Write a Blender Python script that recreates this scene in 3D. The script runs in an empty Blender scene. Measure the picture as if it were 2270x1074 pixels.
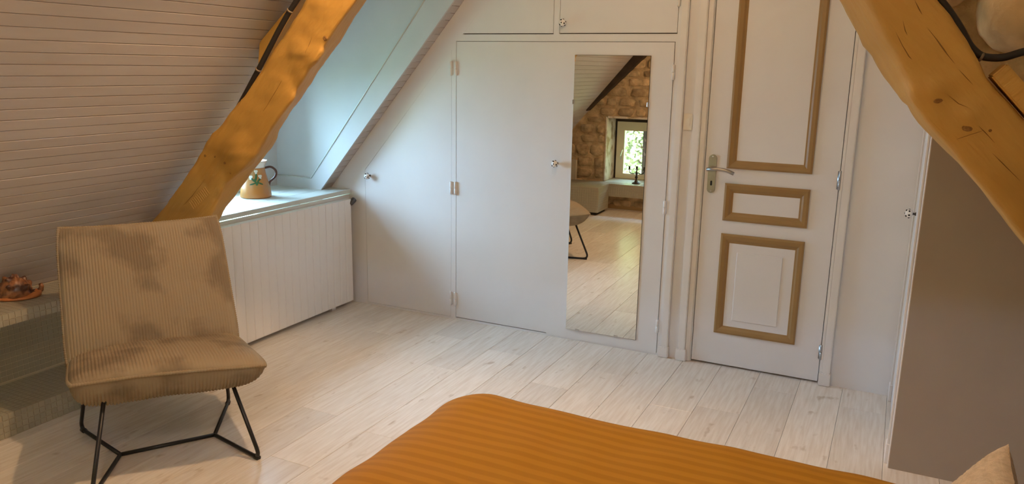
import bpy, bmesh, math, random
from math import sin, cos, pi, radians, sqrt
from mathutils import Vector, Matrix, noise
from mathutils.geometry import tessellate_polygon
from mathutils.bvhtree import BVHTree
BV = {}
random.seed(7)
C = bpy.context.scene.collection

# ------------------------------------------------------------------ camera
FPX = 1742.02
yaw, pitch, roll = radians(25.9539), radians(-12.6463), radians(-1.0306)
fw = Vector((-sin(yaw)*cos(pitch), cos(yaw)*cos(pitch), sin(pitch)))
rt = Vector((cos(yaw), sin(yaw), 0)); dn = fw.cross(rt)
r2 = cos(roll)*rt + sin(roll)*dn; d2 = -sin(roll)*rt + cos(roll)*dn
cam = bpy.data.cameras.new('camera'); cam.sensor_width = 36; cam.lens = FPX/2270*36
cam.clip_start = .02
co = bpy.data.objects.new('camera', cam); C.objects.link(co)
co.matrix_world = Matrix(((r2.x, -d2.x, -fw.x, 0), (r2.y, -d2.y, -fw.y, 0), (r2.z, -d2.z, -fw.z, 1.643), (0, 0, 0, 1)))
bpy.context.scene.camera = co

# ------------------------------------------------------------------ sky, lamps, exposure
sc = bpy.context.scene
w = bpy.data.worlds.new('sky'); sc.world = w; w.use_nodes = True
def overcast():           # CIE overcast sky: brightest overhead, a third as bright at the horizon
    nt = w.node_tree; N = nt.nodes; L = nt.links; bg = N['Background']
    tc = N.new('ShaderNodeTexCoord'); sp = N.new('ShaderNodeSeparateXYZ'); L.new(tc.outputs['Generated'], sp.inputs[0])
    ma = N.new('ShaderNodeMath'); ma.operation = 'MULTIPLY_ADD'; ma.use_clamp = False
    mx = N.new('ShaderNodeMath'); mx.operation = 'MAXIMUM'; mx.inputs[1].default_value = 0; L.new(sp.outputs['Z'], mx.inputs[0])
    ma.inputs[1].default_value = SKY*2/3; ma.inputs[2].default_value = SKY/3
    L.new(mx.outputs[0], ma.inputs[0]); L.new(ma.outputs[0], bg.inputs['Strength'])
    bg.inputs[0].default_value = (.46, .76, 1.05, 1)
SKY = 69.0
overcast()
def lamp(name, kind, loc, energy, color, size=.1, aim=None, **k):
    l = bpy.data.lights.new(name, kind); l.energy = energy; l.color = color
    for a, v in k.items(): setattr(l, a, v)
    if kind in ('POINT', 'SPOT'): l.shadow_soft_size = size
    o = bpy.data.objects.new(name, l); C.objects.link(o); o.location = loc
    if aim: o.rotation_euler = (Vector(aim)-Vector(loc)).to_track_quat('-Z', 'Y').to_euler()
    return o
WARM = (1, .60, .31)
lamp('bedside_pendant', 'POINT', (-1.25, .72, 2.05), 24, WARM, .07)
lamp('truss_lamp', 'SPOT', (-1.6, 2.42, 2.66), 100, (1, .64, .35), .05, aim=(-1.6, 2.42, 0), spot_size=radians(107), spot_blend=.2)
lamp('corner_fill', 'POINT', (-1.25, 3.15, 2.5), 11, (1, .70, .45), .08)  # added fill that brightens the upper closet and radiator, no lamp known there
pl = lamp('window_portal', 'AREA', (-3.95, 3.465, 1.19), 0, (1, 1, 1), aim=(-3.0, 3.465, 1.19), shape='RECTANGLE')
pl.data.size = .95; pl.data.size_y = .74; pl.data.cycles.is_portal = True
pg = lamp('gable_portal', 'AREA', (-2.37, -.72, .65), 0, (1, 1, 1), aim=(-2.37, 0, .65), shape='RECTANGLE')
pg.data.size = 1.1; pg.data.size_y = .72; pg.data.cycles.is_portal = True
vs = sc.view_settings
vs.view_transform = 'Standard'; vs.look = 'None'; vs.gamma = 1; vs.exposure = .05; vs.use_curve_mapping = False
sc.cycles.max_bounces = 10; sc.cycles.diffuse_bounces = 6; sc.cycles.sample_clamp_indirect = 6
sc.cycles.use_denoising = True

# ------------------------------------------------------------------ helpers
ORG = {}
def org(p): return ORG.get(p.name, Vector((0, 0, 0))) if p else Vector((0, 0, 0))
def mesh(name, vs_, fs, mat, smooth=False):
    m = bpy.data.meshes.new(name); m.from_pydata([tuple(v) for v in vs_], [], fs); m.materials.append(mat)
    bm = bmesh.new(); bm.from_mesh(m); bmesh.ops.recalc_face_normals(bm, faces=bm.faces); bm.to_mesh(m); bm.free()
    if smooth: m.polygons.foreach_set('use_smooth', [True]*len(m.polygons))
    m.update(); return m
def put(name, m, parent=None, loc=(0, 0, 0), kind=None):
    o = bpy.data.objects.new(name, m); C.objects.link(o)
    if parent: o.parent = parent; o.location = Vector(loc)
    else: o.location = loc
    if parent: ORG[o.name] = org(parent)
    if kind: o['kind'] = kind
    return o
def mk(name, vs_, fs, mat, parent=None, smooth=False, kind=None):
    g = org(parent)
    return put(name, mesh(name, [Vector(v)-g for v in vs_], fs, mat, smooth), parent, kind=kind)
def thing(name, label, cat, loc, group=None):
    o = bpy.data.objects.new(name, None); C.objects.link(o); o.location = loc; o.empty_display_size = .05
    o['label'] = label; o['category'] = cat
    if group: o['group'] = group
    ORG[o.name] = Vector(loc); return o
def tag(o, label, cat, group=None):
    o['label'] = label; o['category'] = cat
    if group: o['group'] = group
    return o
def boxdata(x0, x1, y0, y1, z0, z1, b=0, seg=1):
    bm = bmesh.new()
    bmesh.ops.create_cube(bm, size=1)
    for v in bm.verts:
        v.co = Vector((x0+(v.co.x+.5)*(x1-x0), y0+(v.co.y+.5)*(y1-y0), z0+(v.co.z+.5)*(z1-z0)))
    if b: bmesh.ops.bevel(bm, geom=bm.edges[:], offset=b, segments=seg, affect='EDGES', clamp_overlap=True)
    bm.verts.ensure_lookup_table()
    V = [v.co.copy() for v in bm.verts]; F = [[v.index for v in f.verts] for f in bm.faces]; bm.free()
    return V, F
def join(*parts):
    V, F = [], []
    for v, f in parts:
        n = len(V); V += list(v); F += [[i+n for i in q] for q in f]
    return V, F
def box(name, x0, x1, y0, y1, z0, z1, mat, parent=None, b=0, seg=1, kind=None):
    V, F = boxdata(x0, x1, y0, y1, z0, z1, b, seg); return mk(name, V, F, mat, parent, kind=kind)
def prismdata(outer, holes, a0, a1, axis='y'):
    # polygon in (x,z) for axis y, in (y,z) for axis x, in (x,y) for axis z, pushed from a0 to a1
    loops = [outer]+list(holes)
    flat = [p for l in loops for p in l]
    tri = tessellate_polygon([[Vector((p[0], p[1], 0)) for p in l] for l in loops])
    def P(p, a): return Vector((p[0], a, p[1])) if axis == 'y' else Vector((a, p[0], p[1])) if axis == 'x' else Vector((p[0], p[1], a))
    n = len(flat)
    V = [P(p, a0) for p in flat]+[P(p, a1) for p in flat]
    F = [list(t) for t in tri]+[[i+n for i in t] for t in tri]
    k = 0
    for l in loops:
        m = len(l)
        for i in range(m): F.append([k+i, k+(i+1) % m, n+k+(i+1) % m, n+k+i])
        k += m
    return V, F
def prism(name, outer, holes, a0, a1, mat, parent=None, axis='y', kind=None):
    V, F = prismdata(outer, holes, a0, a1, axis); return mk(name, V, F, mat, parent, kind=kind)
def rect(a, b, c, d): return [(a, c), (b, c), (b, d), (a, d)]
def tubedata(pts, r, n=8, cap=True, closed=False):
    pts = [Vector(p) for p in pts]; V, F = [], []
    m = len(pts); up = Vector((0, 0, 1))
    prev = None
    for i, p in enumerate(pts):
        t = ((pts[(i+1) % m]-pts[i-1]) if closed else (pts[min(i+1, m-1)]-pts[max(i-1, 0)])).normalized()
        if prev is None:
            a = t.cross(up if abs(t.z) < .9 else Vector((1, 0, 0))).normalized()
        else:
            a = (prev-t*prev.dot(t)).normalized()
        prev = a; b = t.cross(a); rr = r(i) if callable(r) else r
        for k in range(n):
            q = 2*pi*k/n; V.append(p+(a*cos(q)+b*sin(q))*rr)
    for i in range(m if closed else m-1):
        j = (i+1) % m
        for k in range(n): F.append([i*n+k, i*n+(k+1) % n, j*n+(k+1) % n, j*n+k])
    if cap and not closed: F.append(list(range(n))); F.append(list(range((m-1)*n, m*n)))
    return V, F
def tube(name, pts, r, mat, parent=None, n=8):
    V, F = tubedata(pts, r, n); return mk(name, V, F, mat, parent, True)
def fillet(pts, rad, seg=6):
    pts = [Vector(p) for p in pts]; out = [pts[0]]
    for i in range(1, len(pts)-1):
        a, b, c = pts[i-1], pts[i], pts[i+1]
        d1 = (a-b); d2_ = (c-b); r = min(rad, d1.length*.45, d2_.length*.45)
        p0, p1 = b+d1.normalized()*r, b+d2_.normalized()*r
        for k in range(seg+1):
            t = k/seg; out.append(p0*(1-t)**2+b*2*t*(1-t)+p1*t*t)
    out.append(pts[-1]); return out
def lathedata(prof, n=24, c=(0, 0, 0), a0=0):
    V, F = [], []
    for r, z in prof:
        for k in range(n):
            q = 2*pi*k/n+a0; V.append(Vector((c[0]+r*cos(q), c[1]+r*sin(q), c[2]+z)))
    for i in range(len(prof)-1):
        for k in range(n): F.append([i*n+k, i*n+(k+1) % n, (i+1)*n+(k+1) % n, (i+1)*n+k])
    F.append(list(range(n))[::-1]); F.append(list(range((len(prof)-1)*n, len(prof)*n)))
    return V, F
def lathe_axis(prof, c, ax, n=16):
    ax = Vector(ax).normalized(); M = ax.to_track_quat('Z', 'Y').to_matrix()
    V, F = lathedata(prof, n); return [M@v+Vector(c) for v in V], F
def spheredata(c, r, su=12, sv=8):
    V, F = [], []; r = r if hasattr(r, '__len__') else (r, r, r)
    for i in range(sv+1):
        th = pi*i/sv
        for k in range(su):
            q = 2*pi*k/su; V.append(Vector((c[0]+r[0]*sin(th)*cos(q), c[1]+r[1]*sin(th)*sin(q), c[2]+r[2]*cos(th))))
    for i in range(sv):
        for k in range(su): F.append([i*su+k, i*su+(k+1) % su, (i+1)*su+(k+1) % su, (i+1)*su+k])
    return V, F
def nz(x, y, z, s=1.0): return noise.noise(Vector((x, y, z))*s)
def interp(tab, z):
    if z <= tab[0][0]: (a, b), (c, d) = tab[0], tab[1]
    elif z >= tab[-1][0]: (a, b), (c, d) = tab[-2], tab[-1]
    else:
        for i in range(len(tab)-1):
            if tab[i][0] <= z <= tab[i+1][0]: (a, b), (c, d) = tab[i], tab[i+1]; break
    return b+(d-b)*(z-a)/(c-a)

# ------------------------------------------------------------------ materials
def M(name, col, rough=.6, metal=0, spec=.5, var=0, vscale=6, bump=0, bscale=60, stretch=(1, 1, 1), roty=0, rnd=0, detail=4, col2=None, fac=None):
    m = bpy.data.materials.new(name); m.use_nodes = True; nt = m.node_tree; N = nt.nodes; L = nt.links
    b = N['Principled BSDF']; b.inputs['Roughness'].default_value = rough; b.inputs['Metallic'].default_value = metal
    b.inputs['Specular IOR Level'].default_value = spec
    tc = N.new('ShaderNodeTexCoord'); mp = N.new('ShaderNodeMapping'); mp.inputs['Scale'].default_value = stretch
    m0 = N.new('ShaderNodeMapping'); m0.inputs['Rotation'].default_value = (0, roty, 0)
    L.new(tc.outputs['Object'], m0.inputs['Vector']); L.new(m0.outputs[0], mp.inputs['Vector'])
    out = None
    rgb = N.new('ShaderNodeRGB'); rgb.outputs[0].default_value = (*col, 1); out = rgb.outputs[0]
    if var or col2:
        n = N.new('ShaderNodeTexNoise'); n.inputs['Scale'].default_value = vscale; n.inputs['Detail'].default_value = detail
        L.new(mp.outputs[0], n.inputs['Vector'])
        r = N.new('ShaderNodeValToRGB'); r.color_ramp.elements[0].position = (fac or (.3, .7))[0]; r.color_ramp.elements[1].position = (fac or (.3, .7))[1]
        c2 = col2 or tuple(c*(1-var) for c in col)
        r.color_ramp.elements[0].color = (*c2, 1); r.color_ramp.elements[1].color = (*col, 1)
        L.new(n.outputs['Fac'], r.inputs[0]); out = r.outputs[0]
    if rnd:
        oi = N.new('ShaderNodeObjectInfo'); mr = N.new('ShaderNodeMapRange'); mr.inputs['To Min'].default_value = 1-rnd; mr.inputs['To Max'].default_value = 1+rnd*.3
        L.new(oi.outputs['Random'], mr.inputs['Value'])
        mx = N.new('ShaderNodeVectorMath'); mx.operation = 'SCALE'; L.new(out, mx.inputs[0]); L.new(mr.outputs[0], mx.inputs['Scale']); out = mx.outputs[0]
    L.new(out, b.inputs['Base Color'])
    if bump:
        n2 = N.new('ShaderNodeTexNoise'); n2.inputs['Scale'].default_value = bscale; n2.inputs['Detail'].default_value = 5
        L.new(mp.outputs[0], n2.inputs['Vector'])
        bp = N.new('ShaderNodeBump'); bp.inputs['Strength'].default_value = bump; bp.inputs['Distance'].default_value = .01
        L.new(n2.outputs['Fac'], bp.inputs['Height']); L.new(bp.outputs[0], b.inputs['Normal'])
    return m
white = M('white_paint', (.76, .745, .74), .5, var=.05, vscale=3, bump=.05, bscale=90)
white_trim = M('white_trim', (.78, .75, .72), .42, var=.06, vscale=9)
white_sill = M('white_sill', (.62, .66, .62), .4, var=.05)
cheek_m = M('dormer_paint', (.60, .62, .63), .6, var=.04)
board_m = M('board_paint', (.55, .51, .49), .55, var=.06, vscale=5, stretch=(6, 1, 6), rnd=.05, bump=.06)
gap_m = M('dark_gap', (.10, .085, .07), .9)
joint_m = M('board_joint', (.26, .22, .18), .9)
plank_m = M('laminate', (.71, .62, .51), .26, rnd=.09)
tan_m = M('beige_paint', (.40, .34, .28), .7, var=.05)
rad_m = M('radiator_enamel', (.84, .83, .83), .35)
beam_kw = dict(var=.28, vscale=5, stretch=(1.6, 1, .35), bump=.6, bscale=26, detail=10)
beam_m = M('ochre_limewash', (.62, .345, .075), .6, roty=radians(-43), **beam_kw)
beam_r = M('ochre_limewash_right', (.62, .345, .075), .6, roty=radians(43), **beam_kw)
crack_m = M('drying_crack', (.22, .11, .03), .9)
gouge_m = M('axe_mark', (.66, .40, .11), .6)
stone_m = M('rubble_stone', (.86, .64, .36), .9, var=.55, vscale=14, bump=1.0, bscale=35, rnd=.25, detail=8)
mortar_m = M('lime_mortar', (.82, .61, .34), .95, var=.55, vscale=10, bump=.8, bscale=50, detail=8)
lime_m = M('limewash', (.85, .78, .66), .9, col2=(.5, .38, .22), vscale=9, bump=.8, bscale=40, detail=8, fac=(.36, .5))
pale_stone_m = M('pale_painted_stone', (.74, .52, .27), .8, var=.25, vscale=10, bump=.7, bscale=22, detail=8)
dark_wood = M('dark_oak', (.06, .04, .025), .7, var=.5, bump=.4)
tile_m = M('mosaic_tile', (.40, .37, .28), .35, rnd=.12)
grout_m = M('grout', (.62, .57, .44), .9)
cord_m = M('corduroy', (.305, .24, .155), .9, col2=(.21, .16, .10), vscale=5.5, detail=4, fac=(.38, .52), spec=.2)
pipe_m = M('corduroy_piping', (.29, .225, .14), .9, spec=.2)
black_m = M('black_steel', (.012, .012, .013), .4)
ochre_m = M('ochre_moulding', (.32, .185, .06), .45, var=.1)
steel_m = M('brushed_steel', (.42, .40, .37), .36, metal=1, var=.1, vscale=40)
grey_steel = M('grey_hinge_steel', (.45, .46, .47), .35, metal=1)
chrome_m = M('chrome', (.7, .7, .7), .15, metal=1)
plastic_m = M('cream_plastic', (.8, .74, .64), .35)
cable_m = M('black_cable', (.02, .016, .014), .6)
knobw_m = M('knob_porcelain', (.86, .84, .8), .2)
mirror_m = M('mirror_silver', (.93, .95, .93), 0, metal=1)
copper_m = M('jug_glaze', (.50, .185, .04), .25, col2=(.40, .22, .085), vscale=9, fac=(.35, .6))
brown_m = M('brown_glaze', (.10, .035, .02), .3)
leaf_m = M('painted_leaf', (.04, .11, .03), .5)
petal_m = M('painted_petal', (.8, .76, .62), .5)
shell_m = M('shell_body', (.30, .13, .055), .35, col2=(.07, .025, .015), vscale=28, fac=(.4, .58), detail=3)
lip_m = M('shell_lip', (.52, .19, .06), .35)
cable_clip = M('cable_clip', (.22, .17, .12), .5)
valve_m = M('dark_valve', (.07, .07, .075), .35)
bronze_m = M('dark_bronze', (.045, .03, .022), .4, metal=.6)
sash_m = M('window_paint', (.82, .72, .50), .5)
grass_m = M('grass', (.16, .19, .09), .9, var=.4)
hedge_m = M('foliage', (.40, .35, .14), .8, spec=.1, rnd=0, col2=(.17, .17, .06), vscale=3)
fuzzy_m = M('fuzzy_fabric', (.60, .46, .30), .95, var=.25, vscale=60, bump=.6, bscale=240, spec=.1)
mattress_m = M('mattress_ticking', (.7, .65, .58), .9)
hole_m = M('black_hole', (.005, .005, .005), .8)

def glass_mat():
    m = bpy.data.materials.new('window_glass'); m.use_nodes = True; nt = m.node_tree; N = nt.nodes; L = nt.links
    N.remove(N['Principled BSDF'])
    t = N.new('ShaderNodeBsdfTransparent'); g = N.new('ShaderNodeBsdfGlossy'); g.inputs['Roughness'].default_value = 0
    f = N.new('ShaderNodeFresnel'); f.inputs[0].default_value = 1.3; mx = N.new('ShaderNodeMixShader')
    L.new(f.outputs[0], mx.inputs[0]); L.new(t.outputs[0], mx.inputs[1]); L.new(g.outputs[0], mx.inputs[2])
    L.new(mx.outputs[0], N['Material Output'].inputs[0]); return m
glass_m = glass_mat()
def tune_planks():
    nt = plank_m.node_tree; N = nt.nodes; L = nt.links; b = N['Principled BSDF']
    tc = N.new('ShaderNodeTexCoord'); oi = N.new('ShaderNodeObjectInfo')
    ad = N.new('ShaderNodeVectorMath'); ad.operation = 'ADD'
    sc_ = N.new('ShaderNodeVectorMath'); sc_.operation = 'SCALE'; sc_.inputs[0].default_value = (37, 91, 13); L.new(oi.outputs['Random'], sc_.inputs['Scale'])
    L.new(tc.outputs['Object'], ad.inputs[0]); L.new(sc_.outputs[0], ad.inputs[1])
    def nse(scale, st, det=5):
        mp = N.new('ShaderNodeMapping'); mp.inputs['Scale'].default_value = st; L.new(ad.outputs[0], mp.inputs['Vector'])
        n = N.new('ShaderNodeTexNoise'); n.inputs['Scale'].default_value = scale; n.inputs['Detail'].default_value = det; L.new(mp.outputs[0], n.inputs['Vector']); return n
    g = nse(6, (14, .9, 1)); r = N.new('ShaderNodeValToRGB')
    r.color_ramp.elements[0].position = .3; r.color_ramp.elements[0].color = (.69, .62, .54, 1)
    r.color_ramp.elements[1].position = .65; r.color_ramp.elements[1].color = (.80, .755, .69, 1)
    L.new(g.outputs['Fac'], r.inputs[0])
    k = nse(9, (2.2, 1, 1), 2); r2_ = N.new('ShaderNodeValToRGB')   # small darker figure marks
    r2_.color_ramp.elements[0].position = .66; r2_.color_ramp.elements[0].color = (1, 1, 1, 1)
    r2_.color_ramp.elements[1].position = .78; r2_.color_ramp.elements[1].color = (.74, .68, .62, 1)
    L.new(k.outputs['Fac'], r2_.inputs[0])
    mu = N.new('ShaderNodeMixRGB'); mu.blend_type = 'MULTIPLY'; mu.inputs[0].default_value = 1
    L.new(r.outputs[0], mu.inputs[1]); L.new(r2_.outputs[0], mu.inputs[2])
    mr = N.new('ShaderNodeMapRange'); mr.inputs['To Min'].default_value = .9; mr.inputs['To Max'].default_value = 1.04; L.new(oi.outputs['Random'], mr.inputs['Value'])
    s2 = N.new('ShaderNodeVectorMath'); s2.operation = 'SCALE'; L.new(mu.outputs[0], s2.inputs[0]); L.new(mr.outputs[0], s2.inputs['Scale'])
    L.new(s2.outputs[0], b.inputs['Base Color'])
tune_planks()
def duvet_mat():
    m = M('mustard_satin', (.5, .25, .04), .7, spec=.12); nt = m.node_tree; N = nt.nodes; L = nt.links; b = N['Principled BSDF']
    tc = N.new('ShaderNodeTexCoord'); sp = N.new('ShaderNodeSeparateXYZ'); L.new(tc.outputs['Object'], sp.inputs[0])
    n = N.new('ShaderNodeTexNoise'); n.inputs['Scale'].default_value = 3; L.new(tc.outputs['Object'], n.inputs['Vector'])
    a = N.new('ShaderNodeMath'); a.operation = 'MULTIPLY_ADD'; a.inputs[1].default_value = .014; L.new(n.outputs['Fac'], a.inputs[0]); L.new(sp.outputs['Y'], a.inputs[2])
    mu = N.new('ShaderNodeMath'); mu.operation = 'MULTIPLY'; mu.inputs[1].default_value = 2*pi/.047; L.new(a.outputs[0], mu.inputs[0])
    s = N.new('ShaderNodeMath'); s.operation = 'SINE'; L.new(mu.outputs[0], s.inputs[0])
    r = N.new('ShaderNodeValToRGB'); r.color_ramp.elements[0].position = .35; r.color_ramp.elements[0].color = (.33, .148, .010, 1)
    r.color_ramp.elements[1].position = .65; r.color_ramp.elements[1].color = (.385, .176, .0125, 1)
    h = N.new('ShaderNodeMath'); h.operation = 'MULTIPLY_ADD'; h.inputs[1].default_value = .5; h.inputs[2].default_value = .5; L.new(s.outputs[0], h.inputs[0])
    L.new(h.outputs[0], r.inputs[0]); L.new(r.outputs[0], b.inputs['Base Color']); return m
duvet_m = duvet_mat()
def knob_spots(m):
    nt = m.node_tree; N = nt.nodes; L = nt.links; b = N['Principled BSDF']
    tc = N.new('ShaderNodeTexCoord'); v = N.new('ShaderNodeTexVoronoi'); v.inputs['Scale'].default_value = 85; L.new(tc.outputs['Object'], v.inputs['Vector'])
    r = N.new('ShaderNodeValToRGB'); r.color_ramp.interpolation = 'CONSTANT'
    r.color_ramp.elements[0].color = (.02, .015, .012, 1); r.color_ramp.elements[1].position = .3; r.color_ramp.elements[1].color = (.86, .84, .8, 1)
    L.new(v.outputs['Distance'], r.inputs[0]); L.new(r.outputs[0], b.inputs['Base Color'])

# ------------------------------------------------------------------ room shell
D = 4.3
def sx(z): return .85738*z-4.1784            # left roof slope
SA = radians(49.39); SU = Vector((cos(SA), 0, sin(SA))); SN = Vector((sin(SA), 0, -cos(SA)))   # up the slope, into the room
def rx(z): return 2.3-.8574*z                # right roof slope
HC = 2.74
fl = thing('floor', '', '', (0, 0, 0)); del fl['label'], fl['category']; fl['kind'] = 'structure'
box('subfloor', -4.6, 2.6, -1.2, 4.6, -.12, -.0125, gap_m, fl)
pw = .2135
for i in range(-18, 13):
    x0 = -.119+pw*i
    if x0 > 2.3 or x0 < -3.99: continue
    y = -.34; off = random.uniform(.2, 1.15); first = True
    while y < D+.03:
        ln = off if first else 1.21; first = False
        y1 = min(y+ln, D+.04)
        if y1-y > .03:
            V, F = boxdata(x0+.0006, x0+pw-.0006, y+.0005, y1-.0005, -.0125, 0, .0011)
            put('plank', mesh('plank', V, F, plank_m), fl)
        y = y1

# left roof slope: boarding around the dormer opening
DY0, DY1, DZ0, DZ1 = 2.98, 4.172, .80, 2.40
ce = thing('ceiling', '', '', (0, 0, 0)); del ce['label'], ce['category']; ce['kind'] = 'structure'
def slope_slab(name, y0, y1, z0, z1, off, thick, mat, parent):
    o = -SN*off; q = -SN*(off+thick)
    a, b = Vector((sx(z0), 0, z0)), Vector((sx(z1), 0, z1))
    V = [p+e+Vector((0, y, 0)) for y in (y0, y1) for p in (a, b) for e in (o, q)]
    return mk(name, V, [[0, 2, 3, 1], [4, 5, 7, 6], [0, 1, 5, 4], [2, 6, 7, 3], [0, 4, 6, 2], [1, 3, 7, 5]], mat, parent)
slope_slab('slope_backing', -.4, DY0, -.05, HC+.1, .007, .05, joint_m, ce)
slope_slab('slope_backing', DY1+.004, D+.1, -.05, HC+.1, .007, .05, joint_m, ce)
slope_slab('slope_backing', DY0, DY1+.004, DZ1, HC+.1, .007, .05, joint_m, ce)
PZ = .0412
def slope_board(y0, y1, zt):
    ln = PZ/sin(SA)-.0026
    V, F = boxdata(0, ln, y0, y1, -.0085, 0, .0016)
    base = Vector((sx(zt-PZ), 0, zt-PZ)); j = random.uniform(-.0006, .0006)
    V = [base+SU*v.x+Vector((0, v.y, 0))+SN*(v.z+j) for v in V]
    mk('board', V, F, board_m, ce)
zt = 1.989+PZ*18
while zt > .42:
    if zt-PZ > DZ1: slope_board(-.33, D, zt)
    else:
        slope_board(-.33, DY0-.002, zt)
        if zt > DZ0-.02: slope_board(DY1+.014, D-.001, zt)
    zt -= PZ
# flat top and right slope
box('top_panel', sx(HC)-.1, rx(HC)+.1, -.4, D+.1, HC, HC+.05, white, ce)
V = [Vector((rx(z)+e, y, z)) for y in (-.4, D+.1) for z in (-.02, HC+.1) for e in (0, .06)]
mk('right_slope', V, [[0, 2, 3, 1], [4, 5, 7, 6], [0, 1, 5, 4], [2, 6, 7, 3], [0, 4, 6, 2], [1, 3, 7, 5]], white, ce)

# back wall: plain behind, with the doorway
LX, RX_ = -.9345, -.2455
wb = prism('wall_back', [(-4.4, -.02), (LX, -.02), (LX, 2.16), (RX_, 2.16), (RX_, -.02), (2.5, -.02), (2.5, 2.5), (-4.4, 2.5)], [], D+.022, D+.12, white, kind='structure')
# plaster strip left of doorway & right of it, flush with the closet
prism('wall_face', [(-1.112, -.01), (LX, -.01), (LX, 2.14), (RX_, 2.14), (RX_, -.01), (.2, -.01), (.2, HC), (-1.112, HC)], [], D, D+.03, white, wb)
box('doorway_back', LX-.1, RX_+.1, D+.12, D+.15, -.02, 2.3, gap_m, wb)
# left corner strip & frame of the fitted closet
cl = thing('fitted_closet', 'white fitted closet under the roof slope with flush hinged doors filling the back wall', 'closet', (-2.3, D, 0))
d1 = [(-3.205, .012), (-2.533, .012), (-2.527, 1.733), (-3.205, .942)]
lo = rect(-2.497, -1.136, .012, 1.785)
ua = [(-2.451, 1.825), (-1.851, 1.825), (-1.851, 2.32), (-2.027, 2.32)]
ub = rect(-1.815, -1.129, 1.826, 2.32)
prism('face_frame', [(-4.18, .0), (-1.112, .0), (-1.112, HC), (sx(HC), HC)], [d1, lo, ua, ub], D, D+.021, white, cl)
box('closet_back', -4.2, -1.1, D+.018, D+.0215, 0.001, HC, gap_m, cl)
def door_panel(name, poly, y0=D+.0005, G=.0028):
    cx = sum(p[0] for p in poly)/len(poly); cz = sum(p[1] for p in poly)/len(poly)
    def ins(p):
        return (p[0]+(G if p[0] < cx else -G), p[1]+(G*2 if p[1] < cz else -G))
    return prism(name, [ins(p) for p in poly], [], y0, D+.0175, white, cl)
def hinge(parent, x, z0, z1, r=.008, mat=white_trim, y=D):
    zm = (z0+z1)/2
    A = lathe_axis([(r*.6, 0), (r, .002), (r, zm-z0-.002), (r*.8, zm-z0-.001)], (x, y-r*.8, z0), (0, 0, 1), 10)
    B = lathe_axis([(r*.8, 0), (r, .002), (r, z1-zm-.003), (r*.5, z1-zm)], (x, y-r*.8, zm), (0, 0, 1), 10)
    return mk('hinge', *join(A, B, boxdata(x-.011, x+.011, y-.002, y, z0+.004, z1-.004)), mat, parent, True)
def knob(parent, c, ax, hide=False):
    ax = Vector(ax)
    base = lathe_axis([(.0085, 0), (.0085, .003), (.0055, .005), (.005, .012), (.008, .016)], c, ax, 14)
    o = mk('knob', *join(base), valve_m, parent, True)
    p = Vector(c)+ax*.031
    K_ = 1.3; prof = [(a*K_, b*K_) for a, b in [(.001, -.0135), (.009, -.0118), (.0142, -.006), (.0155, 0), (.0142, .006), (.010, .0105), (.004, .013), (.001, .0134)]]
    b = mk('knob_ball', *lathe_axis(prof, p, ax, 18), knobw_m, parent, True)
    for k in range(6):
        q = k*pi/3; e1 = ax.orthogonal().normalized(); e2 = ax.cross(e1)
        for rr, hh in ((.0125, .0088), (.0152, -.001)):
            qq = q+(pi/6 if rr > .014 else 0)
            if rr < .014 and k % 2: continue
            n = ((e1*cos(qq)+e2*sin(qq))*rr+ax*hh)*1.3
            s = spheredata(p+n*.93, .0046, 10, 8)
            mk('knob_spot', *s, hole_m, b, True)
    mk('knob_spot', *spheredata(p+ax*.0158, .0040, 10, 8), hole_m, b, True)
    return b
dd = door_panel('door', d1, D+.0003, .0012)
hinge(dd, -2.530, 1.577, 1.664); hinge(dd, -2.530, .834, .918); hinge(dd, -2.532, .094, .187); knob(dd, (-3.165, D, .905), (0, -1, 0))
dd = door_panel('door', rect(-2.497, -1.836, .012, 1.785), D+.0008)
hinge(dd, -2.496, 1.577, 1.664); hinge(dd, -2.498, .834, .918); hinge(dd, -2.499, .094, .187)
dd = door_panel('door', rect(-1.8455, -1.136, .004, 1.785), D-.0035)
hinge(dd, -1.137, 1.582, 1.666); hinge(dd, -1.139, .841, .918); hinge(dd, -1.141, .135, .218); knob(dd, (-1.806, D-.0035, 1.083), (0, -1, 0))
dd = door_panel('cupboard_door', ua)
dd = door_panel('cupboard_door', ub)
hinge(dd, -1.129, 1.965, 2.05); knob(dd, (-1.785, D, 1.887), (0, -1, 0))

# mirror on the right-hand closet door
mi = thing('wall_mirror', 'tall frameless mirror with small clips fixed to a white closet door', 'mirror', (-1.487, D-.004, .072))
V, F = boxdata(-1.708, -1.266, D-.0085, D-.004, .072, 1.709)
V = [Vector((v.x, v.y-(.0062*(-1.266-v.x)/.442 if v.y < D-.006 else 0), v.z)) for v in V]   # packed out a little at the left by its clips
mk('mirror_glass', V, F, mirror_m, mi)
box('mirror_backing', -1.7098, -1.2642, D-.0075, D-.0039, .0702, 1.7108, M('mirror_edge', (.05, .055, .05), .4), mi)
for x, z in ((-1.708, 1.446), (-1.266, 1.446)): box('clip', x-.007, x+.007, D-(.0175 if x < -1.5 else .0115), D-.0036, z-.013, z+.013, chrome_m, mi, .002)
for x in (-1.634, -1.387): box('clip', x-.014, x+.014, D-(.0165 if x < -1.5 else .0125), D-.0036, .067, .079, chrome_m, mi, .002)

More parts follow.
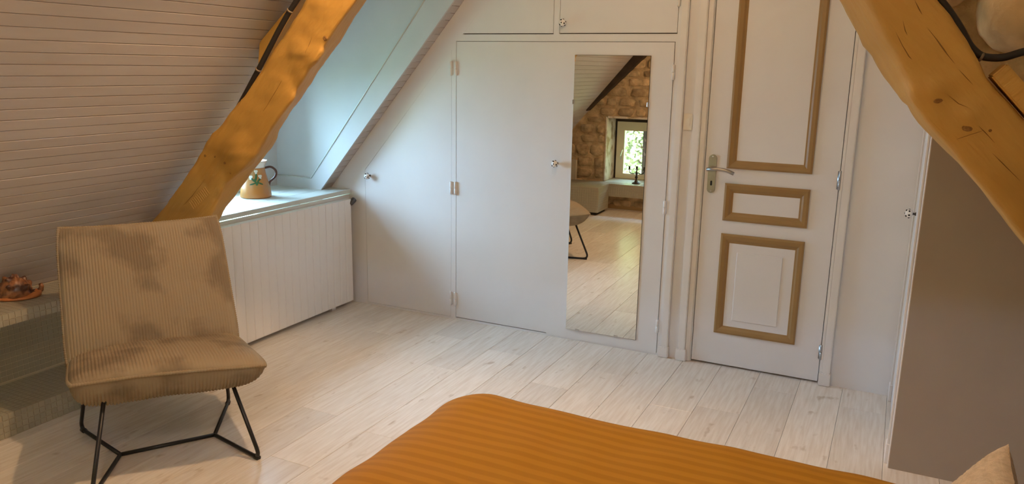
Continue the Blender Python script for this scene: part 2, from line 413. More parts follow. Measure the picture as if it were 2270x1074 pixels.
# pilaster trims and their plinth blocks
def post(name, x0, x1, steps, bx0, bx1, bz, bd):
    o = mk(name, *join(*[boxdata(a, b, D-d, D, 0.0, 2.4, min(.004, d*.3), 2) for a, b, d in steps]), white_trim, kind='structure')
    box('plinth_block', bx0, bx1, D-bd, D, 0.001, bz, white_trim, o, .004, 2); return o
post('trim_1', 0, 0, [(-1.107, -1.069, .022)], -1.124, -1.063, .067, .03)
post('trim_2', 0, 0, [(-1.008, -.968, .024), (-.970, -.938, .011)], -1.018, -.957, .07, .032)
post('trim_3', 0, 0, [(-.243, -.228, .011), (-.229, -.190, .024)], -.2425, -.184, .072, .032)
mk('trim_4', *boxdata(-1.01, -.19, D-.02, D, 2.15, 2.22, .004), white_trim, kind='structure')

# the panelled door
do = thing('door_1', '', '', (-.59, D, 0)); del do['label'], do['category']; do['kind'] = 'structure'
box('door_leaf', LX+.003, RX_-.003, D+.001, D+.04, .011, 2.137, white, do, .002)
def frame_mould(xo0, xo1, zo0, zo1, xi0, xi1, zi0, zi1):
    prof = [(0, 0), (0, .009), (.22, .013), (.6, .010), (.82, .003), (1, .001), (1, 0)]
    o4 = [(xo0, zo0), (xo1, zo0), (xo1, zo1), (xo0, zo1)]; i4 = [(xi0, zi0), (xi1, zi0), (xi1, zi1), (xi0, zi1)]
    V, F = [], []
    for t, h in prof:
        for a, b in zip(o4, i4): V.append(Vector((a[0]+(b[0]-a[0])*t, D+.001-h, a[1]+(b[1]-a[1])*t)))
    for i in range(len(prof)-1):
        for k in range(4): F.append([i*4+k, i*4+(k+1) % 4, (i+1)*4+(k+1) % 4, (i+1)*4+k])
    mk('panel_moulding', V, F, ochre_m, do)
frame_mould(-.8145, -.380, 1.125, 2.045, -.766, -.4255, 1.169, 1.998)
frame_mould(-.8155, -.380, .840, 1.044, -.768, -.4265, .887, .994)
frame_mould(-.816, -.382, .197, .767, -.769, -.4255, .241, .716)
box('raised_field', -.724, -.484, D-.004, D+.002, .279, .668, white, do, .0025)
# lever handle
def stadium(cx, z0, z1, wd, n=10):
    r = wd/2; P = []
    for k in range(n+1): q = pi*k/n; P.append((cx+r*cos(q), z1-r+r*sin(q)))
    for k in range(n+1): q = pi+pi*k/n; P.append((cx+r*cos(q), z0+r+r*sin(q)))
    return P
hp = prism('handle_plate', stadium(-.8905, .984, 1.194, .043), [], D-.006, D+.001, steel_m, do)
mk('lever', *join(tubedata([(-.902, D-.004, 1.118), (-.902, D-.05, 1.118)], .0085, 10),
   tubedata(fillet([(-.910, D-.052, 1.117), (-.85, D-.053, 1.123), (-.805, D-.052, 1.118), (-.766, D-.05, 1.103)], .04), .0092, 10)), steel_m, hp, True)
prism('keyhole', stadium(-.8905, 1.025, 1.052, .0105), [], D-.0068, D-.003, hole_m, hp)
for z in (1.183, .996): mk('screw', *lathe_axis([(.0045, 0), (.0045, .001), (.002, .0022)], (-.8905, D-.006, z), (0, -1, 0), 10), chrome_m, hp, True)
hinge(do, -.2465, 1.053, 1.154, .0058, grey_steel, D-.003); hinge(do, -.2465, .138, .222, .0058, grey_steel, D-.003)

# light switch
sw = thing('light_switch', 'cream plastic light switch on the white strip beside the panelled door', 'switch', (-1.0385, D, 1.316))
box('switch_plate', -1.0625, -1.0145, D-.009, D, 1.316, 1.407, plastic_m, sw, .004, 2)
box('rocker', -1.0505, -1.0255, D-.0135, D-.008, 1.340, 1.385, plastic_m, sw, .002, 2)

# right-hand partition: beige front under the roof, closet door in its flank
wp = prism('wall_partition', [(.116, -.01), (2.3, -.01), (.116, 2.545)], [], 3.457, 3.50, tan_m, kind='structure')
PX = .111
box('flank', PX+.012, PX+.05, 3.50, D+.01, -.005, 2.5, white, wp)
d2o = thing('door_2', '', '', (PX, 3.9, 0)); del d2o['label'], d2o['category']; d2o['kind'] = 'structure'
box('door_leaf', PX+.003, PX+.02, 3.575, 4.215, .012, 2.05, white, d2o, .002)
kb = knob(d2o, (PX+.003, 4.17, .985), (-1, 0, 0))
for z in (.86, .215):
    mk('hinge', *lathe_axis([(.006, 0), (.006, .09)], (PX-.002, 3.578, z-.05), (0, 0, 1), 8), white_trim, d2o, True)
mk('trim_5', *join(boxdata(PX, PX+.014, 3.459, 3.568, 0, 2.2, .002), boxdata(PX-.009, PX, 3.50, 3.553, 0, 2.2, .003, 2), boxdata(PX-.014, PX+.006, 3.496, 3.558, 0, .09, .003)), white_trim, kind='structure')
mk('trim_6', *join(boxdata(PX, PX+.014, 4.222, D, 0, 2.2, .002), boxdata(PX-.009, PX, 4.228, 4.272, 0, 2.2, .003, 2), boxdata(PX-.014, PX+.006, 4.222, 4.278, 0, .09, .003)), white_trim, kind='structure')

# knee wall, sill and dormer
KX = -3.345
wl = prism('wall_left', [(2.96, 0), (D, 0), (D, .74), (2.96, .74)], [], KX-.06, KX, white, axis='x', kind='structure')
prism('wall_left_return', [(KX, 0), (-4.2, 0), (sx(.75), .75), (KX, .75)], [], 2.93, 2.98, white, wl)
box('fascia', KX, KX+.008, 2.95, D-.001, .70, .765, white_trim, wl, .002)
ws = thing('window_sill', 'broad pale boarded window sill above the radiator', 'sill', (-3.6, 3.6, .77))
xs = [-3.325, -3.47, -3.61, -3.75, -3.98]
for a, b in zip(xs, xs[1:]): box('board', b+.0008, a-.0008, 2.965, D-.0015, .772, .80, white_sill, ws, .0022)
wd = thing('wall_dormer', '', '', (0, 0, 0)); del wd['label'], wd['category']; wd['kind'] = 'structure'
WX = -3.865; CH = [(WX-.1, .79), (sx(.79)-.003, .79), (sx(2.40)-.003, 2.40), (-2.13, 2.42), (WX-.1, 1.79)]
prism('cheek', CH, [], 4.184, 4.25, cheek_m, wd)
prism('cheek', CH, [], 2.90, 2.978, cheek_m, wd)
prism('head', [(WX-.1, 1.74), (-2.13, 2.40), (-2.10, 2.46), (WX-.1, 1.84)], [], 2.9, 4.25, cheek_m, wd)
# raised boards framing the right cheek: rafter board and skirting
def cheek_pt(z, off): return (sx(z)-off, z)
prism('cheek_board', [(sx(.80)-.002, .80), (sx(2.40)-.002, 2.40), (sx(2.40)-.215, 2.40), (-3.560, .872), (-3.866, .872), (-3.866, .80)], [], 4.172, 4.186, cheek_m, wd)
a_, b_ = Vector((-3.560, 4.171, .873)), Vector((sx(2.40)-.215, 4.171, 2.40))
mk('cheek_bead', *join(tubedata([a_, b_], .0045, 8), tubedata([a_, Vector((-3.866, 4.171, .873))], .0045, 8)), white_sill, wd, True)
V = [Vector((sx(z)+dx, y, z)) for z in (.80, 2.40) for dx in (-.004, .014) for y in (4.171, 4.186)]
mk('corner_bead', V, [[0, 1, 3, 2], [4, 6, 7, 5], [0, 4, 5, 1], [2, 3, 7, 6], [0, 2, 6, 4], [1, 5, 7, 3]], cheek_m, wd)
prism('window_wall', rect(2.9, 4.25, .70, 1.85), [rect(3.0, 3.92, .84, 1.53)], WX-.1, WX, cheek_m, wd, axis='x')
wn = thing('window_1', '', '', (WX, 3.575, .83)); del wn['label'], wn['category']; wn['kind'] = 'structure'
prism('window_frame', rect(2.985, 3.95, .803, 1.56), [rect(3.03, 3.45, .88, 1.51), rect(3.48, 3.90, .88, 1.51)], WX-.05, WX+.012, white_sill, wn, axis='x')
for a, b in ((3.03, 3.45), (3.48, 3.90)): box('pane', WX-.03, WX-.026, a, b, .88, 1.51, glass_m, wn)

# gable wall of rubble stone behind the camera, with its deep little window
GY = -.32
wg = thing('wall_gable', '', '', (0, 0, 0)); del wg['label'], wg['category']; wg['kind'] = 'structure'
NX0, NX1, NZ0, NZ1 = -2.975, -1.75, .32, 1.085  # right end lies out of view, widened to let in more daylight
prism('mortar', [(-4.4, -.02), (2.6, -.02), (2.6, 2.6), (-4.4, 2.6)], [rect(NX0, NX1, NZ0-.02, NZ1)], GY-.5, GY, mortar_m, wg)
def stone(x0, x1, z0, z1, mat=stone_m, y=GY, parent=wg, d=.02):
    n = 9; P = []; cx, cz = (x0+x1)/2, (z0+z1)/2; ph = random.uniform(0, .6)
    for k in range(n):
        q = 2*pi*k/n+ph; c_, s_ = cos(q), sin(q); e = .45
        px = cx+(x1-x0)/2*(abs(c_)**e)*(1 if c_ > 0 else -1)*random.uniform(.8, 1.05)
        pz = cz+(z1-z0)/2*(abs(s_)**e)*(1 if s_ > 0 else -1)*random.uniform(.8, 1.05); P.append((px, pz))
    dd_ = d*random.uniform(.5, 1.1); V = [Vector((p[0], y-.01, p[1])) for p in P]
    V += [Vector((cx+(p[0]-cx)*.93, y+dd_*.65, cz+(p[1]-cz)*.9)) for p in P]
    V += [Vector((cx+(p[0]-cx)*.66, y+dd_*random.uniform(.6, 1.4), cz+(p[1]-cz)*.62)) for p in P]
    V.append(Vector((cx, y+dd_, cz))); F = []
    for r in (0, 1):
        for k in range(n): F.append([r*n+k, r*n+(k+1) % n, (r+1)*n+(k+1) % n, (r+1)*n+k])
    for k in range(n): F.append([2*n+k, 2*n+(k+1) % n, 3*n])
    return mk('stone', V, F, mat, parent, True)
z = .02
while z < 2.35:
    h = random.uniform(.085, .17)
    if z < NZ1 < z+h: h = NZ1-z if NZ1-z > .05 else h
    x = -4.1+random.uniform(0, .2)
    while x < -1.0:
        wd_ = random.uniform(.09, .32)
        a, b = x+.005, x+wd_-.005
        x += wd_
        if a < sx(z+h)-.12: continue
        if b > NX0+.005 and a < NX1-.005 and z+h > NZ0-.16 and z < NZ1-.01:
            if a < NX0-.08 and z > NZ0-.16: b = NX0-.012
            elif b > NX1+.08: a = NX1+.012
            else: continue
        stone(a, b, z+.004, z+h-.004)
    z += h
box('niche_jamb', NX0-.006, NX0+.012, GY-.36, GY+.012, NZ0, NZ1-.005, lime_m, wg, .004)
box('niche_jamb', NX1-.012, NX1+.006, GY-.36, GY+.012, NZ0, NZ1-.005, lime_m, wg, .004)
box('lintel', NX0+.02, NX1+.02, GY-.30, GY+.016, NZ1-.02, NZ1+.006, lime_m, wg, .004)
wn2 = thing('window_2', '', '', (-2.6, -.66, NZ0)); del wn2['label'], wn2['category']; wn2['kind'] = 'structure'
WY = -.655
prism('window_frame', rect(NX0-.004, NX1+.004, .305, NZ1), [rect(-2.89, -1.87, .345, .965)], WY-.06, WY, dark_wood, wn2)  # dark tone stands in for the shadow between jamb and sash
prism('sash', rect(-2.935, -2.50, .325, 1.01), [rect(-2.842, -2.61, .385, .905)], WY-.04, WY+.018, sash_m, wn2)
prism('sash', rect(-2.495, -1.855, .35, .96), [rect(-2.445, -1.91, .395, .905)], WY-.04, WY+.018, sash_m, wn2)
box('pane', -2.842, -2.61, WY-.012, WY-.008, .385, .905, glass_m, wn2)
box('pane', -2.445, -1.91, WY-.012, WY-.008, .395, .905, glass_m, wn2)
greyst = M('grey_stile', (.33, .36, .38), .6)
box('centre_post', -2.609, -2.502, WY-.03, WY+.022, .39, .91, greyst, wn2, .003)
mk('window_handle', *join(boxdata(-2.883, -2.865, WY+.017, WY+.024, .55, .64, .003), tubedata([(-2.874, WY+.02, .60), (-2.874, WY+.05, .60), (-2.85, WY+.055, .68)], .007, 8)), chrome_m, wn2)
# dark rafter against the gable
V = []
for y in (GY-.01, GY+.13):
    for zz, d_ in ((1.15, .01), (2.42, .14)):
        V += [Vector((sx(zz), y, zz)), Vector((sx(zz)+d_*1.2, y, zz-d_*.5))]
mk('rafter', V, [[0, 1, 3, 2], [4, 6, 7, 5], [0, 4, 5, 1], [2, 3, 7, 6], [0, 2, 6, 4], [1, 5, 7, 3]], dark_wood, wg)
box('warm_band_gable', -3.6, 2.2, GY-.005, GY+.012, 0.001, .05, M('warm_floor_band', (.5, .33, .14), .5), kind='structure')  # added strip, its tan imitates warm lamplight on the floor edge

# garden outside
gr = mk('ground', [(-40, -40, -2.9), (40, -40, -2.9), (40, 40, -2.9), (-40, 40, -2.9)], [[0, 1, 2, 3]], grass_m, kind='structure')
def hedge():
    V, F = [], []
    rnd = random.Random(3)
    for _ in range(60000):
        x = rnd.uniform(-6.5, 1.0); zz = rnd.uniform(-1.6, 4.5); y = -5.2-.35*zz-.6*nz(x, 0, zz, .9)-rnd.uniform(0, .5)
        s = rnd.uniform(.03, .06); a = Vector((rnd.uniform(-1, 1), rnd.uniform(-.6, .6), rnd.uniform(-1, 1))).normalized()*s
        b = a.cross(Vector((rnd.uniform(-1, 1), 1, rnd.uniform(-1, 1)))).normalized()*s*.6
        n = len(V); c = Vector((x, y, zz)); V += [c-a, c+b, c+a, c-b]; F.append([n, n+1, n+2, n+3])
    n = len(V); V += [Vector(q) for q in ((-14, -5.0, -2.95), (8, -5.0, -2.95), (8, -8.9, 7), (-14, -8.9, 7))]; F.append([n, n+1, n+2, n+3])  # oversized backing sheet, added to keep sky light off the gable window
    h = mk('hedge', V, F, hedge_m); h['kind'] = 'stuff'
    h['label'] = 'sunlit green hedge leaves outside the gable window, seen in the mirror'; h['category'] = 'hedge'
hedge()

# ------------------------------------------------------------------ roof truss timbers
def timber(name, label, edges, y0, y1, z0, z1, mat, seed, bumps=(), chamfer=.03):
    # edges: tables z -> x of the front-left, front-right, back-right, back-left arrises
    fl_, fr_, br_, bl_ = edges; rows = int((z1-z0)/.011); V, F = [], []; per = []
    for i in range(rows+1):
        zz = z0+(z1-z0)*i/rows
        xs_ = [interp(t, zz) for t in (fl_, fr_, br_, bl_)]
        c = [(xs_[0], y0), (xs_[1], y0), (xs_[2], y1), (xs_[3], y1)]
        ring = []
        for k in range(4):
            (ax_, ay), (bx_, by) = c[k], c[(k+1) % 4]; m = 12 if k in (0, 2) else 8
            for j in range(m):
                t = j/m; e = min(t, 1-t)
                px, py = ax_+(bx_-ax_)*t, ay+(by-ay)*t
                # round the arrises a little
                cx_, cy_ = sum(q[0] for q in c)/4, sum(q[1] for q in c)/4
                if j == 0: px += (cx_-px)*chamfer; py += (cy_-py)*chamfer
                ring.append((px, py, zz))
        per.append(ring)
    n = len(per[0])
    for ring in per:
        cx_ = sum(p[0] for p in ring)/n; cy_ = sum(p[1] for p in ring)/n
        for x, y, zz in ring:
            d = Vector((x-cx_, y-cy_, 0)).normalized()
            a = .007*nz(x+seed, y, zz, 4)+.0045*nz(x, y+seed, zz, 13)+.0022*nz(x, y, zz+seed, 34)
            p = Vector((x, y, zz))
            for bc, br, bh in bumps:
                q = (p-Vector(bc)).length/br
                if q < 1: a += bh*(1-q*q)**2*(1+.7*nz(x+seed, y, zz, 22))
            V.append(p+d*a)
    for i in range(rows):
        for k in range(n): F.append([i*n+k, i*n+(k+1) % n, (i+1)*n+(k+1) % n, (i+1)*n+k])
    F.append(list(range(n))); F.append(list(range(rows*n, (rows+1)*n)))
    t = thing(name, label, 'beam', ((interp(fl_, z0)+interp(fr_, z0))/2, (y0+y1)/2, z0))
    mk('timber', V, F, mat, t, True)
    BV[t.name] = BVHTree.FromPolygons(V, F); return t
def crack(t, pts, wd_, mat=None, name='crack'):          # a drying crack or axe mark lying in the front face
    P = []
    for (x, z_), (x2, z2) in zip(pts, pts[1:]):
        for k in range(6): P.append((x+(x2-x)*k/6, z_+(z2-z_)*k/6))
    P.append(pts[-1]); n = len(P); V, F = [], []
    for i, (x, z_) in enumerate(P):
        a, b = P[max(i-1, 0)], P[min(i+1, n-1)]; d = Vector((b[0]-a[0], 0, b[1]-a[1])).normalized(); q = Vector((-d.z, 0, d.x))
        w_ = wd_*sin(pi*(i+.35)/(n-.3))*(.7+.5*nz(x, z_, 3, 30))
        h = BV[t.name].ray_cast(Vector((x, 2.3, z_)), Vector((0, 1, 0)))[0]
        if h is None: return
        V += [h+q*w_+Vector((0, -.0004, 0)), h-q*w_+Vector((0, -.0004, 0)), h+q*w_*.3+Vector((0, -.0014, 0))]
    for i in range(n-1):
        a, b = i*3, i*3+3; F += [[a, a+2, b+2, b], [a+2, a+1, b+1, b+2]]
    mk(name, V, F, mat or crack_m, t)
ZX = lambda pts: sorted((z_, x_) for x_, z_ in pts)
FL = ZX([(-3.422, .826), (-3.299, .929), (-3.168, 1.053), (-3.034, 1.204), (-2.968, 1.269), (-2.889, 1.34), (-2.621, 1.603), (-2.396, 1.848), (-2.35, 1.903)])
FR = ZX([(-3.017, .865), (-2.922, .991), (-2.887, 1.06), (-2.728, 1.184), (-2.675, 1.221), (-2.58, 1.334), (-2.439, 1.477), (-2.401, 1.528), (-2.33, 1.63), (-2.214, 1.764), (-2.092, 1.884)])
BR = ZX([(-3.087, .857), (-3.042, .911), (-2.861, 1.096), (-2.727, 1.227), (-2.689, 1.279), (-2.667, 1.324), (-2.578, 1.426), (-2.455, 1.558), (-2.422, 1.603), (-2.286, 1.734), (-2.221, 1.821), (-2.143, 1.912)])
BL = [(z_, x_-.004) for z_, x_ in FL]
FL = [(.0, -4.14)]+FL+[(2.6, -1.62)]; BL = [(.0, -4.15)]+BL+[(2.6, -1.63)]; FR = [(.0, -3.80)]+FR+[(2.6, -1.40)]; BR = [(.0, -3.87)]+BR+[(2.6, -1.46)]
bl_t = timber('roof_beam', 'thick gnarled ochre timber leaning behind the corduroy chair beside the dormer window', (FL, FR, BR, BL), 2.76, 2.92, .61, 2.70, beam_m, 1.3,
    bumps=(((-2.78, 2.76, 1.185), .15, .026), ((-2.30, 2.76, 1.65), .08, .034), ((-2.97, 2.76, 1.28), .09, .014), ((-2.40, 2.76, 1.70), .07, .014), ((-2.90, 2.76, .97), .12, -.016), ((-2.43, 2.76, 1.55), .09, -.02)))
RL = ZX([(-.227, 1.866), (-.202, 1.817), (-.171, 1.769), (-.146, 1.727), (-.116, 1.692), (-.085, 1.644), (-.047, 1.596), (-.010, 1.555), (.012, 1.540), (.026, 1.514), (.071, 1.46), (.127, 1.41), (.182, 1.361), (.253, 1.283), (.324, 1.198), (.38, 1.133)])
RI = ZX([(-.133, 1.861), (-.039, 1.699), (.002, 1.618), (.021, 1.557), (.105, 1.458), (.165, 1.39), (.26, 1.29), (.40, 1.125)])
RR = ZX([(.059, 1.858), (.1, 1.812), (.143, 1.753), (.18, 1.695), (.222, 1.628), (.31, 1.53), (.62, 1.20), (.97, .80)])
RL = [(.55, .90)]+RL+[(2.6, -.82)]; RI = [(.55, .91)]+RI+[(2.6, -.74)]; RR = [(.55, 1.19)]+RR+[(2.6, -.60)]
br_t = timber('roof_beam', 'broad ochre timber crossing the upper right corner in front of the beige partition', (RI, RR, RR, RL), 2.76, 2.92, .70, 2.70, beam_r, 7.7,
    bumps=(((.09, 2.76, 1.60), .05, .012), ((.19, 2.76, 1.52), .05, .012), ((-.02, 2.76, 1.66), .16, -.008)), chamfer=.04)
# drying cracks, knots and axe marks
for pts, w_ in (([(-.004, 1.858), (.009, 1.835), (.021, 1.816)], .0014), ([(.038, 1.779), (.066, 1.746), (.102, 1.70), (.126, 1.672)], .0019), ([(.137, 1.657), (.158, 1.635), (.181, 1.612)], .0015),
                ([(-.046, 1.766), (-.023, 1.726), (-.001, 1.693), (.009, 1.683)], .0018), ([(.211, 1.491), (.238, 1.465), (.26, 1.442)], .0015), ([(.257, 1.412), (.297, 1.374), (.339, 1.334)], .0018),
                ([(-.03, 1.80), (-.02, 1.77), (-.012, 1.755)], .0015), ([(.117, 1.581), (.15, 1.555), (.181, 1.543)], .0012), ([(.157, 1.447), (.191, 1.463), (.225, 1.478)], .0012)):
    crack(br_t, pts, w_)
knot_m = M('knot_wood', (.40, .20, .05), .75, var=.5, vscale=60, bump=.8, bscale=140)
def knot(t, x, z_, r_):
    h = BV[t.name].ray_cast(Vector((x, 2.3, z_)), Vector((0, 1, 0)))[0]; V, F = spheredata(h+Vector((0, .002, 0)), (r_, .004, r_*.8), 14, 8)
    mk('knot', [v+Vector((.002*nz(v.x, v.y, v.z, 90), 0, .003*nz(v.z, v.x, 2, 70))) for v in V], F, knot_m, t, True)
for a in ((.092, 1.564, .014), (.182, 1.486, .016), (.243, 1.478, .006)): knot(br_t, *a)
for pts, w_ in (([(-3.175, .932), (-3.108, .986), (-3.017, 1.076)], .0022), ([(-2.353, 1.681), (-2.336, 1.719), (-2.32, 1.749)], .002), ([(-2.62, 1.42), (-2.55, 1.50), (-2.50, 1.56)], .0014)):
    crack(bl_t, pts, w_)
for a in ((-3.003, 1.192, .009), (-2.941, 1.191, .007), (-2.87, 1.166, .010), (-2.84, 1.12, .007), (-2.25, 1.745, .014)): knot(bl_t, *a)
for k in range(11):
    x, z_ = -3.13+.011*k, .955+.0085*k; crack(bl_t, [(x, z_), (x+.028, z_-.034)], .0016, gouge_m, 'axe_mark')
for k in range(9):
    x, z_ = -2.86+.018*k, 1.105+.016*k; crack(bl_t, [(x, z_), (x+.03, z_-.012), (x+.048, z_-.034)], .0030, gouge_m, 'axe_mark')
# collar tie that joins both legs above the frame
ct = thing('collar_tie', 'ochre collar tie joining both roof timbers overhead', 'beam', (-1.06, 2.7, 2.28))
mk('timber', *boxdata(-1.85, -.5, 2.60, 2.752, 2.28, 2.46, .02, 2), beam_m, ct)
# cleats
def cleat(name, label, poly, y0, y1):
    t = thing(name, label, 'cleat', (sum(p[0] for p in poly)/len(poly), y0, min(p[1] for p in poly)))
    V, F = prismdata(poly, [], y0, y1)
    bm = bmesh.new(); vs_ = [bm.verts.new(v-org(t)) for v in V]
    for f in F: bm.faces.new([vs_[i] for i in f])
    bmesh.ops.recalc_face_normals(bm, faces=bm.faces)
    bmesh.ops.dissolve_limit(bm, angle_limit=.02, verts=bm.verts, edges=bm.edges)
    bmesh.ops.bevel(bm, geom=bm.edges[:], offset=.005, segments=2, affect='EDGES')
    m = bpy.data.meshes.new('block'); bm.to_mesh(m); bm.free(); m.materials.append(beam_m); put('block', m, t)
cleat('timber_cleat', 'flat tapering ochre wood cleat between the boarded slope and left timber', [(-2.22, 2.12), (-2.30, 2.12), (-2.395, 2.02), (-2.477, 1.913), (-2.573, 1.836), (-2.700, 1.727), (-2.715, 1.628), (-2.700, 1.612), (-2.53, 1.815), (-2.46, 1.90)], 2.84, 2.93)
cleat('timber_cleat', 'small square-cut ochre wood cleat on top of the right timber', [(.224, 1.637), (.259, 1.676), (.62, 1.29), (.585, 1.245)], 2.755, 2.90)

# stonework above the right timber
def boulder(label, c, r, seed, cat='stone'):
    bm = bmesh.new(); bmesh.ops.create_icosphere(bm, subdivisions=4, radius=1)
    for v in bm.verts:
        p = v.co.copy(); q = Vector([abs(t)**.75*(1 if t > 0 else -1) for t in p])
        k = 1+.10*nz(p.x+seed, p.y, p.z, 1.4)+.03*nz(p.x, p.y+seed, p.z, 5)
        v.co = Vector((q.x*r[0], q.y*r[1], q.z*r[2]))*k
    m = bpy.data.meshes.new('rubble_stone'); bm.to_mesh(m); bm.free(); m.materials.append(pale_stone_m)
    m.polygons.foreach_set('use_smooth', [True]*len(m.polygons))
    o = bpy.data.objects.new('rubble_stone', m); C.objects.link(o); o.location = c; return tag(o, label, cat)
boulder('large rounded pale limewashed stone above the right timber', (.392, 3.09, 1.878), (.222, .17, .168), 2.2)
boulder('flat pale stone wedged left of the rounded stone, above the cable', (.075, 3.10, 1.945), (.085, .12, .085), 5.1)
boulder('shadowed ochre stone below the rounded stone at right edge', (.49, 3.08, 1.595), (.14, .12, .085), 9.4)
prism('wall_infill', [(-.50, 2.41), (.14, 1.62), (.50, 1.20), (.86, 1.20), (.55, 2.0), (.2, 2.41)], [], 3.09, 3.16, mortar_m, kind='structure')

# cables along the timbers
def cable(name, label, pts, r, clips):
    t = thing(name, label, 'cable', pts[-1])
    mk('wire', *tubedata(fillet(pts, .03, 4), r, 8), cable_m, t, True)
    for c in clips: mk('clip', *lathe_axis([(r*1.02, -.004), (r*1.22, -.003), (r*1.22, .003), (r*1.02, .004)], c[0], c[1], 12), cable_clip, t, True)
P = [(-2.16, 2.745, 2.12), (-2.31, 2.745, 1.985), (-2.375, 2.745, 1.908), (-2.423, 2.745, 1.859), (-2.491, 2.75, 1.783), (-2.634, 2.76, 1.606), (-2.739, 2.77, 1.483), (-2.816, 2.78, 1.397), (-2.892, 2.79, 1.335), (-2.965, 2.83, 1.285), (-2.995, 2.90, 1.27)]
cable('electric_cable', 'black cable clipped along the upper edge of the left timber', P, .012, [(P[3], Vector(P[4])-Vector(P[3])), (P[5], Vector(P[6])-Vector(P[5]))])
P = [(-.02, 2.80, 1.96), (.052, 2.80, 1.876), (.087, 2.80, 1.836), (.131, 2.80, 1.776), (.161, 2.805, 1.724), (.195, 2.81, 1.694), (.25, 2.82, 1.690), (.305, 2.83, 1.712), (.44, 2.86, 1.74)]
cable('electric_cable', 'black cable running over the right timber beneath the rounded stone', P, .0115, [(P[5], Vector(P[6])-Vector(P[4]))])

# ------------------------------------------------------------------ radiator
ra = thing('radiator', 'white radiator with flat vertical panels under the window sill', 'radiator', (-3.31, 3.63, 0))
p0 = .0668; yb = 4.236
for k in range(18):
    y1 = yb-k*p0; y0 = y1-p0
    pf = [(KX+.018, y0+.001), (-3.281, y0+.0006), (-3.2785, y0+.0018), (-3.277, y0+.012), (-3.277, y1-.012), (-3.2785, y1-.0018), (-3.281, y1-.0006), (KX+.018, y1-.001)]
    V, F = prismdata(pf, [], .035, .744, 'z'); mk('panel', V, F, rad_m, ra)
for z_ in (.09, .69): mk('header_pipe', *tubedata([(-3.318, yb-18*p0+.004, z_), (-3.318, yb-.003, z_)], .012, 8), rad_m, ra, True)
for y_ in (3.2, 4.06): box('wall_bracket', KX+.001, -3.31, y_-.02, y_+.02, .0, .12, rad_m, ra)
va = mk('valve', *join(lathe_axis([(.010, 0), (.010, .03), (.017, .032), (.019, .04), (.019, .075), (.015, .082), (.002, .084)], (-3.300, 4.212, .690), (.22, .40, .38), 14)), valve_m, ra, True)

# ------------------------------------------------------------------ mosaic bench with step, left
be = thing('mosaic_bench', 'built-in bench clad in small pale mosaic tiles, with a step, along the left slope', 'bench', (-3.55, 1.5, 0))
BX = -3.38; T = .0275; BY0, BY1 = .40, 2.585
prism('bench_slab', [(BX-.002, .504), (BX-.002, .557), (sx(.557)+.004, .557), (sx(.504)+.004, .504)], [], BY0, BY1, grout_m, be)
prism('bench_core', [(-3.735, .001), (-3.735, .503), (sx(.503)+.004, .503), (sx(.01)+.01, .001)], [], BY0, BY1, grout_m, be)
box('step_core', -3.735, BX-.002, BY0, BY1, .0005, .109, grout_m, be)
tv, tf = boxdata(0, .0030, 0, T-.0018, 0, T-.0018, .0005)
tm = mesh('tile', tv, tf, tile_m)
stuff = []
ny = int((BY1-BY0)/T)
def shift(V, d): return [v+Vector(d) for v in V]
for j in range(ny):
    y = BY0+j*T
    for i in range(6):
        z_ = .0015+i*T if i < 4 else .5025+(i-4)*T
        if y > 1.6: put('tile', tm, be, Vector((BX-.0025, y, z_))-org(be))
        else: stuff.append((shift(tv, (BX-.0025, y, z_)), tf))
hv, hf = boxdata(0, T-.0018, 0, T-.0018, 0, .0022)
for j in range(ny):
    for i in range(11): stuff.append((shift(hv, (BX-(i+1)*T+.001, BY0+j*T, .5565)), hf))
    for i in range(12): stuff.append((shift(hv, (BX-(i+1)*T+.001, BY0+j*T, .1085)), hf))
    for i in range(14): stuff.append((shift(tv, (-3.7365, BY0+j*T, .113+i*T)), tf))
mk('tile_field', *join(*stuff), tile_m, be, kind='stuff')
# tiled block and sill at the gable window
mb = thing('mosaic_block', 'low square bench block clad in mosaic tiles on dark feet, reflected in the mirror', 'bench', (-3.1, .18, 0))
def tiled(parent, x0, x1, y0, y1, z0, z1, faces):
    box('core', x0, x1, y0, y1, z0, z1, grout_m, parent); st = []
    def grid(a0, a1, b0, b1, f):
        na, nb = max(1, round((a1-a0)/T)), max(1, round((b1-b0)/T)); ta, tb = (a1-a0)/na, (b1-b0)/nb
        for i in range(na):
            for j in range(nb): st.append(f(a0+i*ta+.001, a0+(i+1)*ta-.001, b0+j*tb+.001, b0+(j+1)*tb-.001))
    if 'x' in faces: grid(y0, y1, z0, z1, lambda a, b, c, d: boxdata(x1-.001, x1+.003, a, b, c, d))
    if 'y' in faces: grid(x0, x1, z0, z1, lambda a, b, c, d: boxdata(a, b, y1-.001, y1+.003, c, d))
    if 'z' in faces: grid(x0, x1, y0, y1, lambda a, b, c, d: boxdata(a, b, c, d, z1-.001, z1+.003))
    mk('tile_field', *join(*st), tile_m, parent, kind='stuff')
tiled(mb, -3.60, -2.853, -.125, .25, .035, .3185, 'xyz')
box('plinth', -3.58, -2.885, -.11, .225, 0.0005, .035, hole_m, mb)
gs = thing('tiled_sill', 'tiled sill of the deep gable window carrying the candelabrum, reflected in the mirror', 'sill', (-2.5, -.3, .17))
tiled(gs, NX0-.62, -1.7, GY+.045, -.13, .175, .3185, 'xyz')
box('sill_slab', NX0+.015, NX1-.015, GY-.34, GY+.046, .29, .3205, white_sill, gs)
pb = box('board', -3.37, -3.288, -.235, -.20, .3225, .562, M('pale_board', (.6, .52, .38), .6), None, .004)
tag(pb, 'pale narrow board standing on the tiled block by the stone gable, at mirror left', 'board')

